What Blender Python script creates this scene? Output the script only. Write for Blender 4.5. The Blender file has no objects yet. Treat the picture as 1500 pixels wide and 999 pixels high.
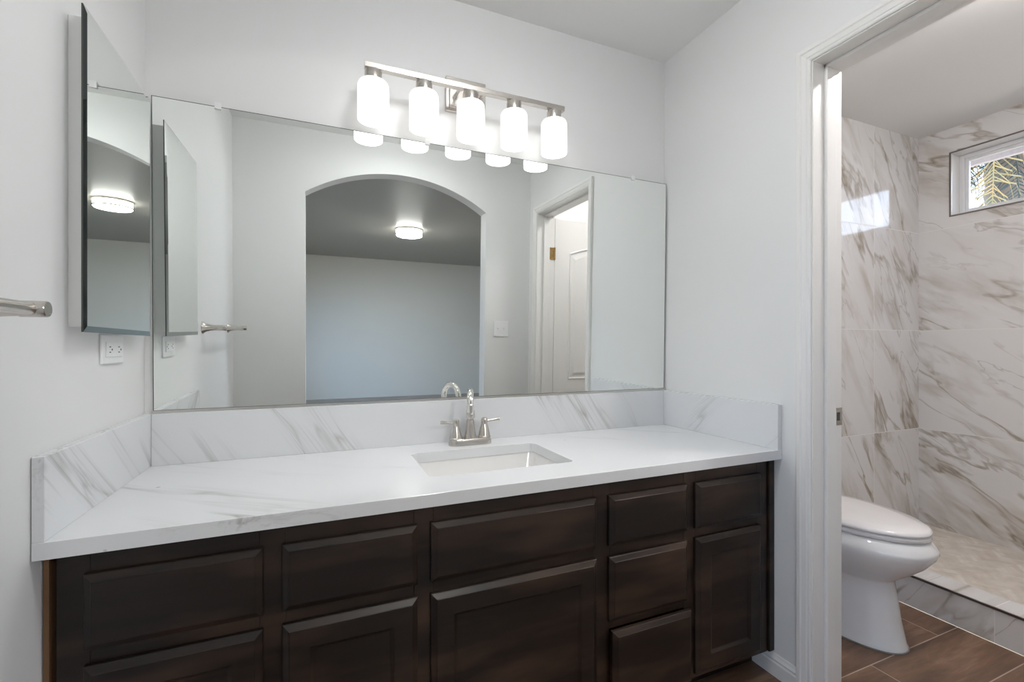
import bpy, bmesh, math, random
from mathutils import Vector, Matrix
R = math.radians
PI = math.pi
scene = bpy.context.scene
col = scene.collection
random.seed(7)

# ------------------------------------------------------------------ camera
cam = bpy.data.cameras.new('camera')
cam.sensor_width = 36
cam.lens = 670.5 / 1500 * 36
cam.shift_y = (507.33 - 499.5) / 1500
cam.clip_start = 0.01
co = bpy.data.objects.new('camera', cam)
col.objects.link(co)
co.location = (0.4785, -1.6688, 1.1379)
co.rotation_euler = (R(90), 0, R(-22.726))
scene.camera = co
scene.view_settings.view_transform = 'Standard'
scene.view_settings.look = 'None'
scene.view_settings.exposure = 0.23
scene.view_settings.gamma = 1
scene.view_settings.use_curve_mapping = False
scene.cycles.use_denoising = True
scene.cycles.max_bounces = 12
scene.cycles.glossy_bounces = 6
scene.cycles.diffuse_bounces = 5
scene.cycles.transparent_max_bounces = 24
scene.cycles.sample_clamp_indirect = 6

# ------------------------------------------------------------------ sky
w = bpy.data.worlds.new('sky')
scene.world = w
w.use_nodes = True
nt = w.node_tree
nt.nodes.clear()
out = nt.nodes.new('ShaderNodeOutputWorld')
bg = nt.nodes.new('ShaderNodeBackground')
tc = nt.nodes.new('ShaderNodeTexCoord')
sp = nt.nodes.new('ShaderNodeSeparateXYZ')
cr = nt.nodes.new('ShaderNodeValToRGB')
cr.color_ramp.elements[0].position = 0.0
cr.color_ramp.elements[0].color = (0.18, 0.17, 0.15, 1)
cr.color_ramp.elements[1].position = 1.0
cr.color_ramp.elements[1].color = (0.35, 0.56, 1.0, 1)
e = cr.color_ramp.elements.new(0.48); e.color = (0.2, 0.19, 0.16, 1)
e = cr.color_ramp.elements.new(0.52); e.color = (0.62, 0.78, 1.0, 1)
e = cr.color_ramp.elements.new(0.70); e.color = (0.50, 0.68, 1.0, 1)
mp = nt.nodes.new('ShaderNodeMath'); mp.operation = 'MULTIPLY_ADD'
mp.inputs[1].default_value = 0.5; mp.inputs[2].default_value = 0.5
nt.links.new(tc.outputs['Generated'], sp.inputs[0])
nt.links.new(sp.outputs[2], mp.inputs[0])
nt.links.new(mp.outputs[0], cr.inputs[0])
nz = nt.nodes.new('ShaderNodeTexNoise')
nz.inputs['Scale'].default_value = 3.2
nz.inputs['Detail'].default_value = 5
nt.links.new(tc.outputs['Generated'], nz.inputs['Vector'])
cr2 = nt.nodes.new('ShaderNodeValToRGB')
cr2.color_ramp.elements[0].position = 0.56
cr2.color_ramp.elements[1].position = 0.66
nt.links.new(nz.outputs[0], cr2.inputs[0])
mx = nt.nodes.new('ShaderNodeMix'); mx.data_type = 'RGBA'
mx.inputs[7].default_value = (1, 1, 1, 1)
nt.links.new(cr2.outputs[0], mx.inputs[0])
nt.links.new(cr.outputs[0], mx.inputs[6])
nt.links.new(mx.outputs[2], bg.inputs[0])
bg.inputs[1].default_value = 5.5
nt.links.new(bg.outputs[0], out.inputs[0])


def aim(o, target):
    d = Vector(target) - o.location
    o.rotation_euler = d.to_track_quat('-Z', 'Y').to_euler()


def area(name, loc, target, sx, sy, power, colr, spread=180):
    l = bpy.data.lights.new(name, 'AREA')
    l.shape = 'RECTANGLE'
    l.size = sx
    l.size_y = sy
    l.energy = power
    l.color = colr
    l.spread = R(spread)
    o = bpy.data.objects.new(name, l)
    col.objects.link(o)
    o.location = loc
    aim(o, target)
    return o


# daylight arriving through the bedroom windows and the shower window
P_BED = 34
area('daylight_bedroom_left', (-1.75, -3.9, 1.55), (1.0, -5.6, -0.2), 2.2, 1.5, P_BED, (0.28, 0.54, 1.0), 85)
area('daylight_bedroom_right', (4.85, -3.6, 1.6), (1.6, -1.6, 1.0), 2.2, 1.5, P_BED * 0.3, (0.95, 0.97, 1.0), 130)


# ------------------------------------------------------------------ materials
class NT:
    def __init__(s, name):
        s.m = bpy.data.materials.new(name)
        s.m.use_nodes = True
        s.t = s.m.node_tree
        s.t.nodes.clear()
        s.out = s.t.nodes.new('ShaderNodeOutputMaterial')
        s.b = s.t.nodes.new('ShaderNodeBsdfPrincipled')
        s.t.links.new(s.b.outputs[0], s.out.inputs[0])

    def n(s, typ, **kw):
        nd = s.t.nodes.new(typ)
        for k, v in kw.items():
            setattr(nd, k, v)
        return nd

    def l(s, a, b):
        s.t.links.new(a, b)

    def math(s, op, a, b=None, c=None, clamp=False):
        nd = s.t.nodes.new('ShaderNodeMath')
        nd.operation = op
        nd.use_clamp = clamp
        for i, v in enumerate((a, b, c)):
            if v is None:
                continue
            if isinstance(v, (int, float)):
                nd.inputs[i].default_value = v
            else:
                s.l(v, nd.inputs[i])
        return nd.outputs[0]

    def vmath(s, op, a, b=None):
        nd = s.t.nodes.new('ShaderNodeVectorMath')
        nd.operation = op
        for i, v in enumerate((a, b)):
            if v is None:
                continue
            if isinstance(v, (tuple, list)):
                nd.inputs[i].default_value = v
            else:
                s.l(v, nd.inputs[i])
        return nd.outputs[0]

    def obj(s):
        return s.n('ShaderNodeNewGeometry').outputs['Position']

    def noise(s, vec, scale, detail=4, rough=0.5, dist=0.0):
        nd = s.n('ShaderNodeTexNoise')
        nd.inputs['Scale'].default_value = scale
        nd.inputs['Detail'].default_value = detail
        nd.inputs['Roughness'].default_value = rough
        nd.inputs['Distortion'].default_value = dist
        if vec is not None:
            s.l(vec, nd.inputs['Vector'])
        return nd

    def mapping(s, vec, rot=(0, 0, 0), scale=(1, 1, 1), loc=(0, 0, 0)):
        nd = s.n('ShaderNodeMapping')
        nd.inputs['Rotation'].default_value = rot
        nd.inputs['Scale'].default_value = scale
        nd.inputs['Location'].default_value = loc
        s.l(vec, nd.inputs['Vector'])
        return nd.outputs[0]

    def ramp(s, fac, stops):
        nd = s.n('ShaderNodeValToRGB')
        els = nd.color_ramp.elements
        for i, (p, c) in enumerate(stops):
            el = els[i] if i < 2 else els.new(p)
            el.position = p
        for i, (p, c) in enumerate(stops):
            pass
        # set after positions are sorted
        for (p, c), el in zip(sorted(stops, key=lambda q: q[0]), sorted(els, key=lambda q: q.position)):
            el.color = (c, c, c, 1) if isinstance(c, (int, float)) else (*c, 1)
        s.l(fac, nd.inputs[0])
        return nd.outputs[0]

    def mix(s, fac, a, b):
        nd = s.n('ShaderNodeMix')
        nd.data_type = 'RGBA'
        for i, v in ((0, fac), (6, a), (7, b)):
            if isinstance(v, (int, float)):
                nd.inputs[i].default_value = v
            elif isinstance(v, (tuple, list)):
                nd.inputs[i].default_value = (*v, 1)
            else:
                s.l(v, nd.inputs[i])
        return nd.outputs[2]

    def bump(s, h, strength=0.1, dist=0.01):
        nd = s.n('ShaderNodeBump')
        nd.inputs['Strength'].default_value = strength
        nd.inputs['Distance'].default_value = dist
        s.l(h, nd.inputs['Height'])
        s.l(nd.outputs[0], s.b.inputs['Normal'])

    def set(s, **kw):
        for k, v in kw.items():
            k = k.replace('_', ' ')
            inp = s.b.inputs[k]
            if isinstance(v, (int, float)):
                inp.default_value = v
            elif isinstance(v, (tuple, list)):
                inp.default_value = (*v, 1) if len(v) == 3 else v
            else:
                s.l(v, inp)
        return s


def paint(name, c, rough=0.6, bump=0.04, scale=220):
    s = NT(name)
    p = s.obj()
    n1 = s.noise(p, scale, 3)
    n2 = s.noise(p, 2.0, 2)
    cc = s.mix(s.ramp(n2.outputs[0], [(0.3, 0.0), (0.7, 1.0)]), tuple(x * 0.985 for x in c), c)
    s.set(Base_Color=cc, Roughness=rough)
    s.bump(n1.outputs[0], bump, 0.002)
    return s.m


def plain(name, c, rough=0.4, metal=0.0, coat=0.0, bump=0.0):
    s = NT(name)
    n1 = s.noise(s.obj(), 40, 2)
    cc = s.mix(n1.outputs[0], tuple(x * 0.97 for x in c), c)
    s.set(Base_Color=cc, Roughness=rough, Metallic=metal, Coat_Weight=coat)
    if bump:
        s.bump(n1.outputs[0], bump, 0.001)
    return s.m


def veins(s, vec, width, warp=0.5, sc=1.0):
    """thin ridged lines of stretched noise along the local X axis of vec"""
    wn = s.noise(vec, 1.3 * sc, 3)
    wv = s.vmath('MULTIPLY', s.vmath('SUBTRACT', wn.outputs['Color'], (0.5, 0.5, 0.5)), (warp, warp, warp))
    v = s.vmath('ADD', vec, wv)
    nn = s.noise(v, 1.0 * sc, 5, 0.55)
    d = s.math('ABSOLUTE', s.math('SUBTRACT', nn.outputs[0], 0.5))
    return s.ramp(d, [(0.0, 1.0), (width, 0.0)]), v


def marble_tile(name, rot, axis, joints, zj, tint=(0.78, 0.765, 0.76)):
    """large porcelain tiles: veins run diagonally, grout at joints (m along axis) and rows zj"""
    s = NT(name)
    p = s.obj()
    sx = s.n('ShaderNodeSeparateXYZ')
    s.l(p, sx.inputs[0])
    h = sx.outputs[0] if axis == 'x' else sx.outputs[1]
    z = sx.outputs[2]
    row = s.math('FLOOR', s.math('DIVIDE', s.math('SUBTRACT', z, zj[0]), zj[1]))
    colm = s.math('GREATER_THAN', h, joints[0])
    cm = s.n('ShaderNodeCombineXYZ')
    s.l(h, cm.inputs[0]); s.l(z, cm.inputs[1])
    off = s.math('ADD', s.math('MULTIPLY', row, 3.37), s.math('MULTIPLY', colm, 7.13))
    s.l(off, cm.inputs[2])
    v0 = s.mapping(s.mapping(cm.outputs[0], rot=(0, 0, rot)), scale=(0.75, 2.6, 1))
    a, va = veins(s, v0, 0.022, 0.8, 1.0)
    b, vb = veins(s, s.mapping(v0, loc=(4.1, 2.2, 1.7)), 0.012, 0.7, 1.3)
    c, vc = veins(s, s.mapping(v0, loc=(1.1, 7.2, 5.7)), 0.07, 0.8, 1.0)
    mask = s.ramp(s.noise(v0, 1.1, 2).outputs[0], [(0.36, 0.0), (0.52, 1.0)])
    mask2 = s.ramp(s.noise(s.mapping(v0, loc=(9, 3, 1)), 1.5, 2).outputs[0], [(0.40, 0.0), (0.55, 1.0)])
    fine = s.noise(v0, 7, 5).outputs[0]
    c1 = s.mix(s.math('MULTIPLY', s.math('MULTIPLY', c, mask), s.math('MULTIPLY', fine, 0.95)), tint, (0.42, 0.36, 0.29))
    c2 = s.mix(s.math('MULTIPLY', s.math('MULTIPLY', a, mask), s.ramp(fine, [(0.3, 0.45), (0.6, 1.0)])), c1, (0.30, 0.25, 0.185))
    c3 = s.mix(s.math('MULTIPLY', s.math('MULTIPLY', b, mask2), 0.6), c2, (0.42, 0.38, 0.35))
    # grout
    g = None
    zz = s.math('PINGPONG', s.math('SUBTRACT', z, zj[0]), zj[1])
    zz = s.math('MODULO', s.math('ADD', s.math('SUBTRACT', z, zj[0]), zj[1] * 8), zj[1])
    g = s.math('LESS_THAN', zz, 0.003)
    for j in joints:
        g = s.math('MAXIMUM', g, s.math('LESS_THAN', s.math('ABSOLUTE', s.math('SUBTRACT', h, j)), 0.0015))
    cc = s.mix(g, c3, (0.82, 0.79, 0.75))
    s.set(Base_Color=cc, Roughness=s.math('MULTIPLY_ADD', g, 0.5, 0.07), Specular_IOR_Level=0.5)
    return s.m


def quartz(name, rot):
    s = NT(name)
    p = s.obj()
    v0 = s.mapping(s.mapping(p, rot=rot), scale=(0.40, 2.4, 2.4))
    wn = s.noise(v0, 1.2, 3)
    wv = s.vmath('MULTIPLY', s.vmath('SUBTRACT', wn.outputs['Color'], (0.5, 0.5, 0.5)), (0.55, 0.55, 0.55))
    v = s.vmath('ADD', v0, wv)
    band_n = s.noise(v, 1.35, 3, 0.5)
    d = s.math('ABSOLUTE', s.math('SUBTRACT', band_n.outputs[0], 0.47))
    band = s.ramp(d, [(0.0, 1.0), (0.045, 0.0)])
    core = s.ramp(d, [(0.0, 1.0), (0.007, 0.0)])
    st = s.noise(s.mapping(v, scale=(1.3, 26, 26)), 1.6, 4, 0.6)
    streak = s.ramp(st.outputs[0], [(0.50, 0.0), (0.64, 1.0)])
    mask = s.ramp(s.noise(s.mapping(v0, loc=(6, 3, 1)), 1.3, 2).outputs[0], [(0.40, 0.0), (0.56, 1.0)])
    fine = s.noise(v0, 14, 4).outputs[0]
    k = s.ramp(fine, [(0.38, 0.2), (0.60, 1.0)])
    base = (0.735, 0.745, 0.76)
    c0 = s.mix(s.math('MULTIPLY', s.math('MULTIPLY', band, mask), 0.22), base, (0.60, 0.60, 0.60))
    c1 = s.mix(s.math('MULTIPLY', s.math('MULTIPLY', band, streak), s.math('MULTIPLY', mask, 0.5)), c0, (0.32, 0.31, 0.30))
    c2 = s.mix(s.math('MULTIPLY', s.math('MULTIPLY', core, mask), s.math('MULTIPLY', k, 0.42)), c1, (0.30, 0.29, 0.26))
    # sparse dark flecks
    vo = s.n('ShaderNodeTexVoronoi')
    vo.inputs['Scale'].default_value = 9
    s.l(s.mapping(p, scale=(1, 1.4, 1.4)), vo.inputs['Vector'])
    fl = s.ramp(vo.outputs['Distance'], [(0.03, 1.0), (0.06, 0.0)])
    sel = s.n('ShaderNodeSeparateColor')
    s.l(vo.outputs['Color'], sel.inputs[0])
    fl = s.math('MULTIPLY', s.math('MULTIPLY', fl, s.math('GREATER_THAN', sel.outputs[0], 0.80)), k)
    c3 = s.mix(s.math('MULTIPLY', fl, 0.9), c2, (0.16, 0.13, 0.11))
    s.set(Base_Color=c3, Roughness=0.16)
    return s.m


def espresso(name, rot=0.0, edge=False):
    s = NT(name)
    p = s.obj()
    g = s.noise(s.mapping(p, rot=(0, rot, 0), scale=(2.2, 30, 30)), 1.0, 5, 0.6)
    big = s.noise(s.mapping(p, rot=(0, rot, 0), scale=(2.0, 6, 9)), 1.3, 3)
    c = s.mix(s.ramp(g.outputs[0], [(0.3, 0.0), (0.75, 1.0)]), (0.006, 0.0042, 0.0036), (0.016, 0.0098, 0.0075))
    c = s.mix(s.ramp(big.outputs[0], [(0.44, 0.0), (0.70, 0.9)]), c, (0.062, 0.036, 0.024))
    s.set(Base_Color=c, Roughness=0.40, Specular_IOR_Level=0.35, Coat_Weight=0.08, Coat_Roughness=0.25)
    s.bump(g.outputs[0], 0.06, 0.001)
    return s.m


def wood_tile(name):
    s = NT(name)
    p = s.obj()
    sx = s.n('ShaderNodeSeparateXYZ'); s.l(p, sx.inputs[0])
    x, y = sx.outputs[0], sx.outputs[1]
    PW = 0.2075
    yr = s.math('DIVIDE', s.math('ADD', y, 0.658), PW)
    row = s.math('FLOOR', yr)
    fy = s.math('MULTIPLY', s.math('SUBTRACT', yr, row), PW)
    # the row in front of the toilet has its end joint at x = 2.72; others are staggered
    xs = s.math('DIVIDE', s.math('SUBTRACT', s.math('SUBTRACT', x, 2.72), s.math('MULTIPLY', row, 0.43)), 1.22)
    cx = s.math('FLOOR', xs)
    fx = s.math('MULTIPLY', s.math('SUBTRACT', xs, cx), 1.22)
    g = s.math('MAXIMUM', s.math('LESS_THAN', fy, 0.0035), s.math('LESS_THAN', fx, 0.0035))
    cm = s.n('ShaderNodeCombineXYZ')
    s.l(x, cm.inputs[0]); s.l(y, cm.inputs[1])
    s.l(s.math('ADD', s.math('MULTIPLY', row, 5.3), s.math('MULTIPLY', cx, 2.9)), cm.inputs[2])
    a = s.noise(s.mapping(cm.outputs[0], scale=(1.6, 9, 1)), 1.6, 6, 0.62, 0.4)
    b = s.noise(s.mapping(cm.outputs[0], scale=(3, 45, 1)), 2.0, 5, 0.65)
    c = s.ramp(a.outputs[0], [(0.30, (0.085, 0.048, 0.030)), (0.50, (0.19, 0.108, 0.064)), (0.72, (0.33, 0.21, 0.14))])
    c = s.mix(s.math('MULTIPLY', s.ramp(b.outputs[0], [(0.40, 0.0), (0.72, 1.0)]), 0.45), c, (0.085, 0.05, 0.033))
    c = s.mix(g, c, (0.50, 0.40, 0.32))
    s.set(Base_Color=c, Roughness=0.38)
    s.bump(b.outputs[0], 0.05, 0.001)
    return s.m


def mosaic(name):
    """beige herringbone mosaic"""
    s = NT(name)
    p = s.obj()
    r = s.mapping(p, rot=(0, 0, R(8)))
    sx = s.n('ShaderNodeSeparateXYZ'); s.l(r, sx.inputs[0])
    x, y = sx.outputs[0], sx.outputs[1]
    P, Wd = 0.075, 0.030
    zig = s.math('PINGPONG', y, P)
    t = s.math('DIVIDE', s.math('ADD', x, zig), Wd)
    it = s.math('FLOOR', t)
    ft = s.math('SUBTRACT', t, it)
    iy = s.math('FLOOR', s.math('DIVIDE', y, P))
    fyy = s.math('SUBTRACT', s.math('DIVIDE', y, P), iy)
    g = s.math('MAXIMUM', s.math('LESS_THAN', ft, 0.08), s.math('LESS_THAN', fyy, 0.035))
    cm = s.n('ShaderNodeCombineXYZ'); s.l(it, cm.inputs[0]); s.l(iy, cm.inputs[1])
    wn = s.n('ShaderNodeTexWhiteNoise'); s.l(cm.outputs[0], wn.inputs['Vector'])
    f = s.noise(s.mapping(p, scale=(14, 14, 14)), 1.2, 4)
    c = s.mix(wn.outputs[0], (0.74, 0.66, 0.58), (0.86, 0.80, 0.73))
    c = s.mix(s.ramp(f.outputs[0], [(0.4, 0.0), (0.8, 0.7)]), c, (0.52, 0.43, 0.34))
    c = s.mix(g, c, (0.70, 0.65, 0.58))
    s.set(Base_Color=c, Roughness=0.30)
    return s.m


def mirror_mat(name, c):
    s = NT(name)
    s.set(Base_Color=c, Metallic=1.0, Roughness=0.0)
    return s.m


def brushed(name, c, rough=0.28):
    s = NT(name)
    n1 = s.noise(s.mapping(s.obj(), scale=(1, 1, 12)), 60, 3)
    s.set(Base_Color=c, Metallic=1.0, Roughness=s.math('MULTIPLY_ADD', n1.outputs[0], 0.08, rough - 0.04), Anisotropic=0.3)
    return s.m


def emit(name, c, st):
    s = NT(name)
    s.set(Base_Color=(0.9, 0.9, 0.9), Roughness=0.25, Emission_Color=c, Emission_Strength=st)
    return s.m


def shade_glass(name):
    """opal glass glowing from the bulb inside: brighter at the bulb's height"""
    s = NT(name)
    sx = s.n('ShaderNodeSeparateXYZ'); s.l(s.obj(), sx.inputs[0])
    st = s.n('ShaderNodeMapRange')
    st.inputs['From Min'].default_value = 2.005
    st.inputs['From Max'].default_value = 1.955
    st.inputs['To Min'].default_value = 0.45
    st.inputs['To Max'].default_value = 1.3
    s.l(sx.outputs[2], st.inputs['Value'])
    s.set(Base_Color=(0.6, 0.6, 0.6), Roughness=0.2, Emission_Color=(1, 0.985, 0.96), Emission_Strength=st.outputs[0])
    return s.m


def thin_glass(name, spec=0.08):
    s = NT(name)
    tr = s.n('ShaderNodeBsdfTransparent')
    gl = s.n('ShaderNodeBsdfGlossy')
    gl.inputs['Roughness'].default_value = 0.0
    fr = s.n('ShaderNodeFresnel'); fr.inputs[0].default_value = 1.25
    mxs = s.n('ShaderNodeMixShader')
    s.l(fr.outputs[0], mxs.inputs[0]); s.l(tr.outputs[0], mxs.inputs[1]); s.l(gl.outputs[0], mxs.inputs[2])
    s.l(mxs.outputs[0], s.out.inputs[0])
    return s.m


def stucco(name):
    s = NT(name)
    n1 = s.noise(s.obj(), 60, 5)
    s.set(Base_Color=s.mix(n1.outputs[0], (0.46, 0.43, 0.46), (0.60, 0.57, 0.60)), Roughness=0.9)
    s.bump(n1.outputs[0], 0.5, 0.01)
    return s.m


def leafmat(name, c1, c2):
    s = NT(name)
    n1 = s.noise(s.obj(), 5.0, 3)
    c = s.mix(s.ramp(n1.outputs[0], [(0.35, 0.0), (0.65, 1.0)]), c1, c2)
    s.set(Base_Color=c, Roughness=0.5)
    return s.m


M = {}
M['wall'] = paint('wall_paint', (0.79, 0.79, 0.785))
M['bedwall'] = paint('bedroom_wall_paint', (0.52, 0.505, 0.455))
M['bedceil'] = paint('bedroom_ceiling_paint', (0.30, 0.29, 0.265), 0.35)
M['ceil'] = paint('ceiling_paint', (0.88, 0.88, 0.87), 0.55)
M['trim'] = paint('trim_gloss_paint', (0.82, 0.81, 0.79), 0.3, 0.01)
M['farmarble'] = marble_tile('marble_tile_window_wall', R(-32), 'y', (-1.25,), (0.014, 0.61))
M['backmarble'] = marble_tile('marble_tile_shower_wall', R(60), 'x', (3.488, 2.268), (0.014, 0.61))
M['curb'] = marble_tile('marble_curb', R(60), 'y', (-0.765, 0.5), (-0.45, 0.61))
M['quartz'] = quartz('white_quartz_top', (0, 0, R(38)))
M['sidesplash'] = quartz('white_quartz_side', (R(40), 0, R(-90)))
M['splash'] = quartz('white_quartz_splash', (0, R(-55), 0))
M['espresso'] = espresso('espresso_stain')
M['espresso_v'] = espresso('espresso_stain_upright', R(90))
M['rawwood'] = plain('raw_brown_wood_edge', (0.16, 0.085, 0.04), 0.6)
M['cabinside'] = plain('dark_cabinet_gap', (0.012, 0.010, 0.010), 0.7)
M['floor'] = wood_tile('wood_look_tile')
M['mosaic'] = mosaic('herringbone_mosaic')
M['mirror'] = mirror_mat('mirror_silver', (0.92, 0.945, 0.925))
M['mirroredge'] = plain('mirror_cut_edge', (0.05, 0.06, 0.055), 0.3)  # dark reflection in the polished glass edge, put into its colour
M['mirrorbevel'] = mirror_mat('mirror_bevel', (0.02, 0.025, 0.025))  # near bevel: dark reflected band put into the metal colour
M['mirrorbevel2'] = mirror_mat('mirror_bevel_lower', (0.36, 0.40, 0.39))  # bottom bevel: dim reflection likewise put into the colour
M['nickel'] = brushed('brushed_nickel', (0.62, 0.585, 0.545), 0.26)
M['chrome'] = brushed('bright_nickel', (0.80, 0.78, 0.75), 0.12)
M['brass'] = brushed('antique_brass', (0.48, 0.33, 0.15), 0.28)
M['alu'] = brushed('aluminium_channel', (0.66, 0.64, 0.61), 0.30)
M['porcelain'] = plain('white_porcelain', (0.84, 0.83, 0.82), 0.08, 0, 0.3)
M['seat'] = plain('white_seat_plastic', (0.85, 0.82, 0.81), 0.16)
M['plate'] = plain('white_device_plastic', (0.86, 0.86, 0.86), 0.3)
M['dark'] = plain('dark_slot', (0.05, 0.05, 0.05), 0.6)
M['cabwhite'] = plain('white_cabinet_body', (0.76, 0.76, 0.76), 0.4)
M['shade'] = shade_glass('opal_shade_glass')
M['bulb'] = emit('bulb_glow', (1, 0.97, 0.92), 5.0)
M['glass'] = thin_glass('window_glass')
M['vinyl'] = plain('white_window_vinyl', (0.85, 0.86, 0.87), 0.35)
M['stucco'] = stucco('grey_stucco')
M['darktrim'] = brushed('dark_tile_edge_trim', (0.22, 0.20, 0.19), 0.35)
M['clear'] = thin_glass('clear_clip')
M['carpet'] = paint('bedroom_carpet', (0.30, 0.27, 0.24), 0.95, 0.5, 300)
M['caulk'] = plain('grey_caulk', (0.30, 0.29, 0.28), 0.5)


# ------------------------------------------------------------------ mesh helpers
def mesh_obj(name, bm, mats, parent=None, smooth=None, bevel=None):
    me = bpy.data.meshes.new(name)
    bm.normal_update()
    bm.to_mesh(me)
    bm.free()
    if not isinstance(mats, (list, tuple)):
        mats = [mats]
    for m in mats:
        me.materials.append(m)
    o = bpy.data.objects.new(name, me)
    col.objects.link(o)
    if parent is not None:
        o.parent = parent
        o.matrix_parent_inverse = Matrix.Translation(parent.location).inverted() @ Matrix.Identity(4) if parent.type == 'EMPTY' else Matrix.Identity(4)
    if smooth is not None:
        for p in me.polygons:
            p.use_smooth = True
        try:
            me.set_sharp_from_angle(angle=R(smooth))
        except Exception:
            pass
    if bevel:
        md = o.modifiers.new('bevel', 'BEVEL')
        md.width = bevel
        md.segments = 2
        md.limit_method = 'ANGLE'
        md.angle_limit = R(35)
    return o


def box(bm, a, b, mi=0):
    (x0, y0, z0), (x1, y1, z1) = a, b
    x0, x1 = min(x0, x1), max(x0, x1)
    y0, y1 = min(y0, y1), max(y0, y1)
    z0, z1 = min(z0, z1), max(z0, z1)
    v = [bm.verts.new(p) for p in ((x0, y0, z0), (x1, y0, z0), (x1, y1, z0), (x0, y1, z0), (x0, y0, z1), (x1, y0, z1), (x1, y1, z1), (x0, y1, z1))]
    for f in ((3, 2, 1, 0), (4, 5, 6, 7), (0, 1, 5, 4), (1, 2, 6, 5), (2, 3, 7, 6), (3, 0, 4, 7)):
        fc = bm.faces.new([v[i] for i in f])
        fc.material_index = mi


def boxes(name, lst, mat, parent=None, bevel=None):
    bm = bmesh.new()
    for a, b in lst:
        box(bm, a, b)
    return mesh_obj(name, bm, mat, parent, bevel=bevel)


def loft(bm, rings, cap0=True, cap1=True, closed=True):
    vr = [[bm.verts.new(p) for p in r] for r in rings]
    n = len(vr[0])
    for a, b in zip(vr[:-1], vr[1:]):
        for i in range(n if closed else n - 1):
            j = (i + 1) % n
            bm.faces.new((a[i], a[j], b[j], b[i]))
    if cap0:
        bm.faces.new(list(reversed(vr[0])))
    if cap1:
        bm.faces.new(vr[-1])
    return vr


def lathe(bm, prof, center=(0, 0, 0), axis='z', n=32, cap=True, mat=None):
    """prof: (radius, height) list"""
    rings = []
    for r, h in prof:
        ring = []
        for i in range(n):
            a = 2 * PI * i / n
            p = Vector((r * math.cos(a), r * math.sin(a), h))
            if axis == 'x':
                p = Vector((p.z, p.x, p.y))
            elif axis == 'y':
                p = Vector((p.y, p.z, p.x))
            if mat is not None:
                p = mat @ p
            ring.append(p + Vector(center))
        rings.append(ring)
    loft(bm, rings, cap, cap)


def tube(bm, pts, rad, n=16, cap=True):
    pts = [Vector(p) for p in pts]
    rings = []
    up = Vector((1, 0, 0))
    for i, p in enumerate(pts):
        d = (pts[min(i + 1, len(pts) - 1)] - pts[max(i - 1, 0)]).normalized()
        a = d.cross(up)
        if a.length < 1e-3:
            a = d.cross(Vector((0, 0, 1)))
        a.normalize()
        b = d.cross(a).normalized()
        r = rad[i] if isinstance(rad, (list, tuple)) else rad
        rings.append([p + a * (r * math.cos(2 * PI * k / n)) + b * (r * math.sin(2 * PI * k / n)) for k in range(n)])
    loft(bm, rings, cap, cap)


def empty(name, loc, label=None, cat=None, group=None, kind=None):
    o = bpy.data.objects.new(name, None)
    col.objects.link(o)
    o.location = loc
    o.empty_display_size = 0.05
    tag(o, label, cat, group, kind)
    return o


def tag(o, label=None, cat=None, group=None, kind=None):
    if label: o['label'] = label
    if cat: o['category'] = cat
    if group: o['group'] = group
    if kind: o['kind'] = kind
    return o


def struct(o, label=None, cat=None):
    o['kind'] = 'structure'
    if label: o['label'] = label
    if cat: o['category'] = cat
    return o


def part_mat(o, t):
    pass


# ------------------------------------------------------------------ room shell
W = 1.9347      # vanity alcove width
H = 2.437       # ceiling
WT = 2.072      # toilet-room face of the partition
XF = 3.9424     # shower window wall
YB = -0.005     # tiled back wall of the toilet room
KA = -1.510     # arch wall, vanity side
KB = -1.620     # arch wall, bedroom side
DY0, DY1, DZ = -0.690, -1.380, 2.050   # door opening
WY0, WY1, WZ0, WZ1 = -0.165, -1.10, 1.917, 2.285   # shower window opening
BX0, BX1, BY = -1.6, 4.7, -6.75

struct(boxes('floor', [((-0.12, KB, -0.06), (2.86, 0.12, 0.0))], M['floor']), 'brown wood-look tile floor with pale grout lines', 'floor')
struct(boxes('floor_bedroom', [((BX0, BY, -0.06), (BX1, KB, 0.0))], M['carpet']), 'bedroom floor beyond the arch', 'floor')
struct(boxes('ceiling', [((-0.12, KB, H), (4.06, 0.12, H + 0.08))], M['ceil']), 'flat white painted ceiling over vanity and shower', 'ceiling')
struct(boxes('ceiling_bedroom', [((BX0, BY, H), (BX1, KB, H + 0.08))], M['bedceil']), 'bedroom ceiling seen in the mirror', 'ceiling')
struct(boxes('wall_back', [((-0.12, 0, 0), (2.0, 0.12, H))], M['wall']), 'white painted wall behind mirror and vanity light', 'wall')
struct(boxes('wall_left', [((-0.12, KB, 0), (0, 0, H))], M['wall']), 'white painted wall left of the vanity', 'wall')
struct(boxes('wall_right', [((W, DY0 + 0.015, 0), (WT, 0, H)), ((W, KA, 0), (WT, DY1 - 0.015, H)), ((W, DY1 - 0.015, DZ + 0.015), (WT, DY0 + 0.015, H))], M['wall']),
       'white painted wall with the doorway to toilet and shower', 'wall')
struct(boxes('wall_shower', [((WT - 0.07, YB, 0), (4.06, 0.12, H))], M['backmarble']), 'marble-look tiled wall behind toilet and shower', 'wall')

# window wall of the shower, with a real opening
struct(boxes('wall_window', [((XF, KB, 0), (XF + 0.12, YB, WZ0)), ((XF, KB, WZ1), (XF + 0.12, YB, H)),
                             ((XF, WY0, WZ0), (XF + 0.12, YB, WZ1)), ((XF, KB, WZ0), (XF + 0.12, WY1, WZ1))], M['farmarble']),
       'marble-look tiled shower wall holding the small high window', 'wall')

# arch wall
ax0, ax1, zs, zc = 0.392, 1.582, 2.05, 2.232
axc = (ax0 + ax1) / 2
hw = (ax1 - ax0) / 2
rise = zc - zs
Rr = (hw * hw + rise * rise) / (2 * rise)


def arch_z(x):
    return zc - Rr + math.sqrt(max(Rr * Rr - (x - axc) ** 2, 0))


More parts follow.
